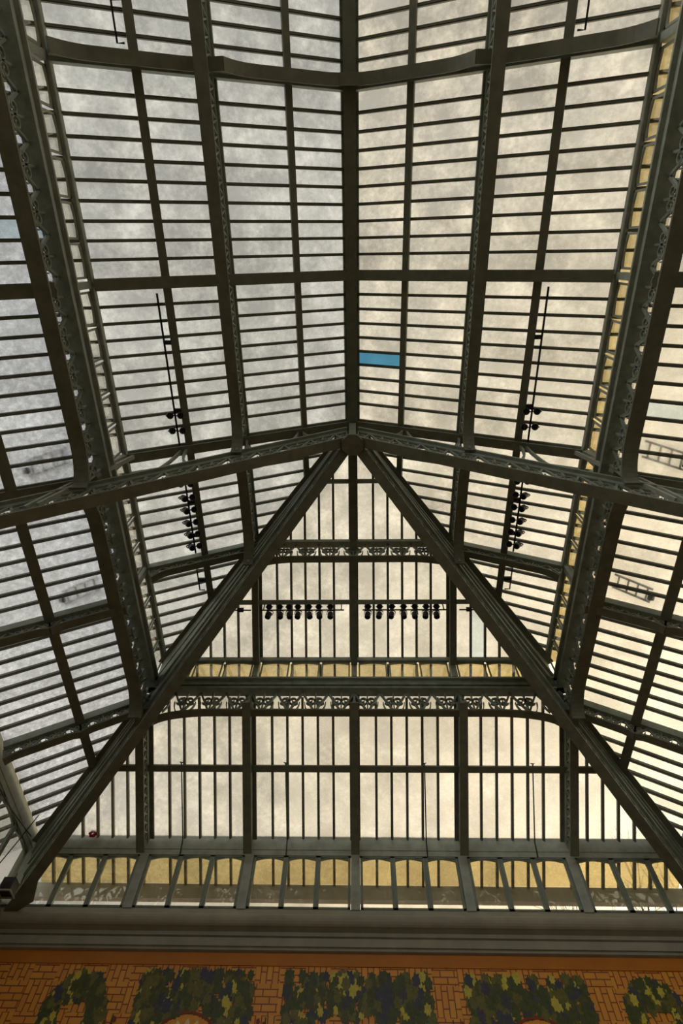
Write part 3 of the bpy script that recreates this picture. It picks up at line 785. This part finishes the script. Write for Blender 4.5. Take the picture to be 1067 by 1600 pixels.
for cx, lb in ((-3.30, 'left of the wide left vine panel'), (-1.22, 'between the left and centre vine panels'), (1.30, 'between the centre and right vine panels'), (3.46, 'right of the wide right vine panel')):
    t = Thing('sprig_mosaic', f'rust-red leaf sprig mosaic {lb}', 'mosaic', 'leaf sprigs on the end wall'); a = MB()
    for k in range(14):
        leaf(a, cx + random.uniform(-0.13, 0.13), 3.25 + 0.037 * k, 0.075, random.uniform(-1, 1), 0.002)
    t.part('leaves', a, M['rust']); t.part('stem', MB().box((cx - 0.01, YM - 0.006, 3.2), (cx + 0.01, YM - 0.001, 3.78)), M['leafd']); t.done()

# ------------------------------------------------------------------ spotlights and their rails
def spotlight_proto():
    t = Thing('spotlight', 'x', 'spotlight')
    h = MB().lathe([(0.0, 0.030), (-0.012, 0.052), (-0.11, 0.056), (-0.125, 0.050), (-0.125, 0.044), (-0.02, 0.042), (-0.019, 0.0)], (0, 0, 0), (0, 0, 1), 16)
    t.part('housing', h, M['lamp'], smooth=False)
    t.part('lens', MB().lathe([(-0.095, 0.043), (-0.100, 0.040), (-0.104, 0.0)], (0, 0, 0), (0, 0, 1), 16), M['lens'], 'black lens', of=0)
    t.part('yoke', MB().sweep([(0.064, 0, -0.05), (0.064, 0, 0.03), (0.03, 0, 0.055), (-0.03, 0, 0.055), (-0.064, 0, 0.03), (-0.064, 0, -0.05)], (0, 1, 0), 0.02, 0.008), M['black'])
    e = t.done(); off = -(e.location - OFF)
    for ch in e.children_recursive: ch.data.transform(Matrix.Translation(-off))
    return e
proto = spotlight_proto(); used = False
def spot(P, aim, label, group):
    global used
    e = proto if not used else proto.copy()
    if used:
        C.objects.link(e)
        for ch in list(proto.children):
            c = ch.copy(); c.parent = e; C.objects.link(c)
            for g in ch.children:
                d = g.copy(); d.parent = c; C.objects.link(d)
    used = True
    e.location = vv(P) + OFF
    e.rotation_mode = 'QUATERNION'
    e.rotation_quaternion = V((0, 0, -1)).rotation_difference(vv(aim).normalized())
    tag(e, label, 'spotlight', group)
ORDN = ['first', 'second', 'third', 'fourth', 'fifth', 'sixth', 'seventh', 'eighth']
for sd, us in ((-1, [-1.595, -1.400, -1.229, -1.064, -0.865, -0.680, -0.468]), (1, [0.222, 0.435, 0.660, 0.873, 1.075, 1.283, 1.472])):
    S = SIDE[sd]
    t = Thing('lighting_rail', f'thin horizontal lighting rail carrying spotlights on the {S} of the end mullion', 'rail')
    xa, xb = (-1.72, -0.18) if sd < 0 else (0.16, 1.70)
    t.part('rail', MB().tube([(xa, 6.0, 8.40), (xb, 6.0, 8.40)], 0.014), M['black'])
    t.part('hanger', MB().bar((xa + 0.05, 6.0, 8.40), (xa + 0.05, 5.99, 8.60), 0.02, 0.02, (0, 1, 0)), M['steel'])
    t.part('hanger', MB().bar((xb - 0.05, 6.0, 8.40), (xb - 0.05, 5.99, 8.60), 0.02, 0.02, (0, 1, 0)), M['steel'])
    t.done()
    for i, x in enumerate(us):
        x += 0.037
        spot((x, 5.93, 8.405), V((0.0, 0, 0)) - V((x * 0.9, 5.93, 8.4)), f'upper spotlight on the {S} end rail, {ORDN[i]} from the left', 'spotlights on the end rails')
        spot((x, 6.055, 8.39), V((random.uniform(-0.25, 0.25), 0.15, -1)), f'lower spotlight on the {S} end rail, {ORDN[i]} from the left', 'spotlights on the end rails')
t = Thing('lighting_rail', 'short empty lighting rail at the far left of the hipped end', 'rail'); t.part('rail', MB().tube([(-2.55, 6.0, 8.40), (-1.9, 6.0, 8.40)], 0.014), M['black'])
t.part('junction_box', MB().box((-2.14, 5.97, 8.38), (-2.04, 6.03, 8.44)), M['black']); t.done()
t = Thing('lighting_rail', 'short empty lighting rail at the far right of the hipped end', 'rail'); t.part('rail', MB().tube([(1.93, 6.0, 8.40), (2.55, 6.0, 8.40)], 0.014), M['black'])
t.part('junction_box', MB().box((2.06, 5.97, 8.38), (2.16, 6.03, 8.44)), M['black']); t.done()
for sd in (-1, 1):
    S = SIDE[sd]; xr = sd * 2.805; zr = zU(2.715) - 0.16
    for ya, yb, lb in ((0.53, 2.83, 'before the apex truss'), (3.42, 4.84, 'past the apex truss')):
        t = Thing('lighting_rail', f'long lighting rail beside the {S} outer purlin, {lb}', 'rail')
        t.part('rail', MB().tube([(xr, ya, zr), (xr, yb, zr)], 0.016), M['black'])
        for q in (0.3, 0.75):
            yy = ya + (yb - ya) * q
            t.part('clamp', MB().box((min(xr, sd * 2.70), yy - 0.03, zr - 0.01), (max(xr, sd * 2.70), yy + 0.03, zr + 0.03)), M['black'])
        t.done()
    for ya, yb, lb in ((5.18, 5.62, 'beside the hip rafter'), (-3.2, -2.32, 'at the top of the photo')):
        t = Thing('lighting_rail', f'short slotted rail beside the {S} outer purlin, {lb}', 'rail')
        t.part('rail', MB().tube([(sd * 2.74, ya, zr), (sd * 2.83, ya, zr), (sd * 2.83, yb, zr), (sd * 2.74, yb, zr)], 0.013), M['black'])
        t.part('clamp', MB().box((min(sd * 2.70, sd * 2.84), (ya + yb) / 2 - 0.03, zr - 0.02), (max(sd * 2.70, sd * 2.84), (ya + yb) / 2 + 0.03, zr + 0.03)), M['black'])
        t.done()
    for i, y in enumerate([2.34, 2.59, 3.52, 3.76, 3.99, 4.23, 4.46, 4.70]):
        wh = 'before the apex truss' if i < 2 else 'past the apex truss'; k = i if i < 2 else i - 2
        for e, nm in ((-1, 'inner'), (1, 'outer')):
            x = sd * (2.805 + e * 0.085)
            aim = V((0, 0, 0)) - V((x, y, 8.3))
            if e == 1 and i >= 3: aim = V((sd * -0.75, -0.05, -1))
            spot((x, y, zr + 0.01), aim, f'{nm} spotlight of the {ORDN[k]} pair on the {S} rail {wh}', f'spotlights on the {S} rail')

# ------------------------------------------------------------------ small things
for i, (x, lb) in enumerate([(-3.02, 'leftmost panel'), (-1.20, 'panel left of centre'), (1.20, 'panel right of centre'), (3.05, 'second panel from right')]):
    y0, y1 = 8.02, 9.22
    t = Thing('window_opener_rod', f'thin vertical window opener rod hanging below the lower end glass, {lb}', 'rod')
    t.part('rod', MB().tube([(x, y0, zLE(y0) - 0.10), (x + 0.02, y1, zLE(y1) - 0.12), (x + 0.02, 9.30, 5.95)], 0.011), M['black'])
    t.part('hook', MB().tube([(x - 0.03, y0 + 0.02, zLE(y0) - 0.08), (x, y0, zLE(y0) - 0.12), (x + 0.03, y0 + 0.02, zLE(y0) - 0.08)], 0.009), M['black'])
    t.done()
# floodlight box on the left hip, cables, red sprig
t = Thing('floodlight', 'square black floodlight box fixed to the foot of the left hip rafter', 'floodlight')
B0 = V((-5.26, 8.66, 5.02))
t.part('housing', MB().box(B0 - V((0.09, 0.10, 0.09)), B0 + V((0.09, 0.10, 0.09))), M['black'])
fr = MB()
for a, b in (((-0.11, -0.11), (0.11, -0.09)), ((-0.11, 0.09), (0.11, 0.11)), ((-0.11, -0.09), (-0.09, 0.09)), ((0.09, -0.09), (0.11, 0.09))):
    fr.box((B0.x + a[0], B0.y + a[1], B0.z - 0.11), (B0.x + b[0], B0.y + b[1], B0.z - 0.09))
t.part('rim', fr, M['rail'], 'pale metal rim', of=0); t.part('bracket', MB().box(B0 + V((-0.02, -0.02, 0.09)), B0 + V((0.02, 0.02, 0.2))), M['steel']); t.done()
for k, (a, b) in enumerate((((-5.60, 8.50, 4.95), (-5.5, 8.80, 6.32)), ((-5.60, 7.05, 5.85), (-5.5, 8.91, 5.99)))):
    solo('cable', MB().tube([vv(a).lerp(vv(b), q / 6) + V((0, 0, -0.05 * math.sin(math.pi * q / 6))) for q in range(7)], 0.009), M['black'],
         ['upper', 'lower'][k] + ' thin black cable slung across the left side windows', 'cable')
t = Thing('red_flower', 'small red flower sprig on the ledge of the left eaves beam', 'flower')
F0 = V((-4.63, 9.25, 6.27)); pet = MB()
for k in range(6):
    a = k * math.pi / 3; c = F0 + V((0.05 * math.cos(a), -0.01, 0.045 * math.sin(a)))
    pet.lathe([(-0.03, 0.004), (-0.015, 0.028), (0.005, 0.032), (0.03, 0.006)], c, (math.cos(a), -0.3, math.sin(a)), 8)
t.part('petals', pet, M['red'], smooth=True)
t.part('stem', MB().tube([F0, F0 + V((0.05, 0, 0.09)), F0 + V((0.13, 0.0, 0.13)), F0 + V((0.15, 0, 0.09))], 0.006), M['bark']); t.done()

# ladders lying outside on the lower glass
for sd, y, lb in ((-1, 2.62, 'left lower slope near the apex truss'), (1, 2.62, 'right lower slope near the apex truss'), (-1, 4.72, 'left lower slope near the first pierced beam'), (1, 4.72, 'right lower slope near the first pierced beam')):
    t = Thing('roof_ladder', f'small metal roof ladder outside on the {lb}', 'ladder')
    xa, xb = 3.95, 4.42; r = MB()
    for q in (-0.17, 0.05): r.bar((sd * xa, y + q - 0.05, zL(xa) + 0.05), (sd * xb, y + q + 0.06, zL(xb) + 0.05), 0.025, 0.03)
    g = MB()
    for k in range(4):
        x = xa + (xb - xa) * (k + 0.5) / 4; d = -0.05 + 0.11 * (k + 0.5) / 4
        g.bar((sd * x, y - 0.17 + d, zL(x) + 0.05), (sd * x, y + 0.05 + d, zL(x) + 0.05), 0.02, 0.02)
    t.part('rails', r, M['roofgrey']); t.part('rungs', g, M['roofgrey'])
    t.part('foot_bracket', MB().box((sd * 4.42 - 0.05, y - 0.03, zL(4.42) + 0.012), (sd * 4.42 + 0.03, y + 0.06, zL(4.42) + 0.06)), M['roofgrey']); t.done()

# bare trees outside beyond the right corner
def tree(x, y, h, label, seed):
    rnd = random.Random(seed); tr, br = MB(), MB()
    tr.tube([(x, y, FZ), (x + 0.1, y, FZ + h * 0.25), (x - 0.05, y + 0.1, FZ + h * 0.5)], [0.16, 0.12, 0.08], 7)
    def grow(p, d, ln, r, k):
        q = p + d * ln + V((rnd.uniform(-.1, .1), rnd.uniform(-.1, .1), 0.05)) * ln
        br.tube([p, (p + q) / 2 + V((rnd.uniform(-.06, .06), 0, rnd.uniform(-.04, .06))) * ln, q], [r, r * 0.8, r * 0.6], 5)
        if k == 0: return
        for _ in range(3 if k > 2 else 2):
            nd = (d + V((rnd.uniform(-.75, .75), rnd.uniform(-.6, .6), rnd.uniform(-.15, .5)))).normalized()
            grow(q, nd, ln * rnd.uniform(0.62, 0.82), r * 0.6, k - 1)
    top = V((x - 0.05, y + 0.1, FZ + h * 0.5))
    for k in range(4):
        a = k * 1.6 + rnd.random(); grow(top - V((0, 0, 0.3 * k)), V((0.6 * math.cos(a), 0.6 * math.sin(a), 0.8)).normalized(), h * 0.15, 0.05, 4)
    t = Thing('bare_tree', label, 'tree'); t.part('trunk', tr, M['bark'], smooth=True); t.part('branches', br, M['bark']); t.done()
tree(6.6, 15.6, 12.2, 'bare winter tree outside, seen through glass by the right bottom corner', 3)
tree(4.3, 16.2, 11.6, 'bare winter tree outside, left of the other bare tree', 11)
M['paving'] = paint('grey_paving', (0.34, 0.34, 0.33), 0.12, 0.8, 0.5)
struct('ground', MB().box((-60, -60, FZ - 0.4), (60, 60, FZ - 0.1)), M['paving'])

# ------------------------------------------------------------------ sky
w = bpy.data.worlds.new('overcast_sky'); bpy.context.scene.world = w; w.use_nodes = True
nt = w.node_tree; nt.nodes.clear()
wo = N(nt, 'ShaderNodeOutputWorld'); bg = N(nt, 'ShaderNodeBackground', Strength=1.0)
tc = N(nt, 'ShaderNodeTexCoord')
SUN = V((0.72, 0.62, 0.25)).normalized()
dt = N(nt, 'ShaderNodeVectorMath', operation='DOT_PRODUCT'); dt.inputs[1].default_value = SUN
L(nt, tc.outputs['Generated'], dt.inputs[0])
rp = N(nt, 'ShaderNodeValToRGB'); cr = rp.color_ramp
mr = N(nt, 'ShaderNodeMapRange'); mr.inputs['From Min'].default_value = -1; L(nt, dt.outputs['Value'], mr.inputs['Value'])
for k, (p, c) in enumerate([(0.0, (1.9, 1.95, 1.95)), (0.14, (1.3, 1.34, 1.35)), (0.31, (0.40, 0.412, 0.42)), (0.48, (0.332, 0.338, 0.338)), (0.67, (0.475, 0.45, 0.405)), (0.80, (0.73, 0.645, 0.485)), (0.92, (1.3, 1.09, 0.77)), (1.0, (3.2, 2.7, 1.9))]):  # lowest stops: bright patch added behind the viewer to light the facing ironwork
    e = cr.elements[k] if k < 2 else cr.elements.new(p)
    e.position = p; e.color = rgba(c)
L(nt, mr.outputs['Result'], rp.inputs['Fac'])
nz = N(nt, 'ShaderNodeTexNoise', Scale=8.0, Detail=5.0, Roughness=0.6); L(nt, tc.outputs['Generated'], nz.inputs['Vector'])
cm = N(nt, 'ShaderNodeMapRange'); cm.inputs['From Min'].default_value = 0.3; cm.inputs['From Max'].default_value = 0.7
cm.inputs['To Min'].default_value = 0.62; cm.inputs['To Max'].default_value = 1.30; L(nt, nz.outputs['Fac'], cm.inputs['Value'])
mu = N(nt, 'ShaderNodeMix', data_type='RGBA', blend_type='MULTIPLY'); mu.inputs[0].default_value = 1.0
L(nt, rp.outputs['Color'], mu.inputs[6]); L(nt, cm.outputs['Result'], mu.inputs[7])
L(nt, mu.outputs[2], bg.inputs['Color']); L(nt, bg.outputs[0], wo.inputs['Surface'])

# ------------------------------------------------------------------ camera
f, pi_, ya, ro = 862.467, math.radians(64.4947), math.radians(-3.29427), math.radians(2.56448)
F = V((math.sin(ya) * math.cos(pi_), math.cos(ya) * math.cos(pi_), math.sin(pi_)))
R0 = V((math.cos(ya), -math.sin(ya), 0)); U0 = R0.cross(F)
R = math.cos(ro) * R0 + math.sin(ro) * U0; U = -math.sin(ro) * R0 + math.cos(ro) * U0
cd = bpy.data.cameras.new('camera'); co = bpy.data.objects.new('camera', cd); C.objects.link(co)
co.matrix_world = Matrix(((R.x, U.x, -F.x, 0.037), (R.y, U.y, -F.y, 0), (R.z, U.z, -F.z, CAMZ), (0, 0, 0, 1)))
cd.sensor_fit = 'VERTICAL'; cd.sensor_height = 36.0; cd.lens = f * 36.0 / 1600
cd.clip_end = 500
sc_ = bpy.context.scene; sc_.camera = co
sc_.view_settings.view_transform = 'Standard'; sc_.view_settings.look = 'None'
sc_.view_settings.exposure = 0.62; sc_.view_settings.gamma = 1.0
sc_.view_settings.use_curve_mapping = False
sc_.cycles.transparent_max_bounces = 24; sc_.cycles.max_bounces = 10
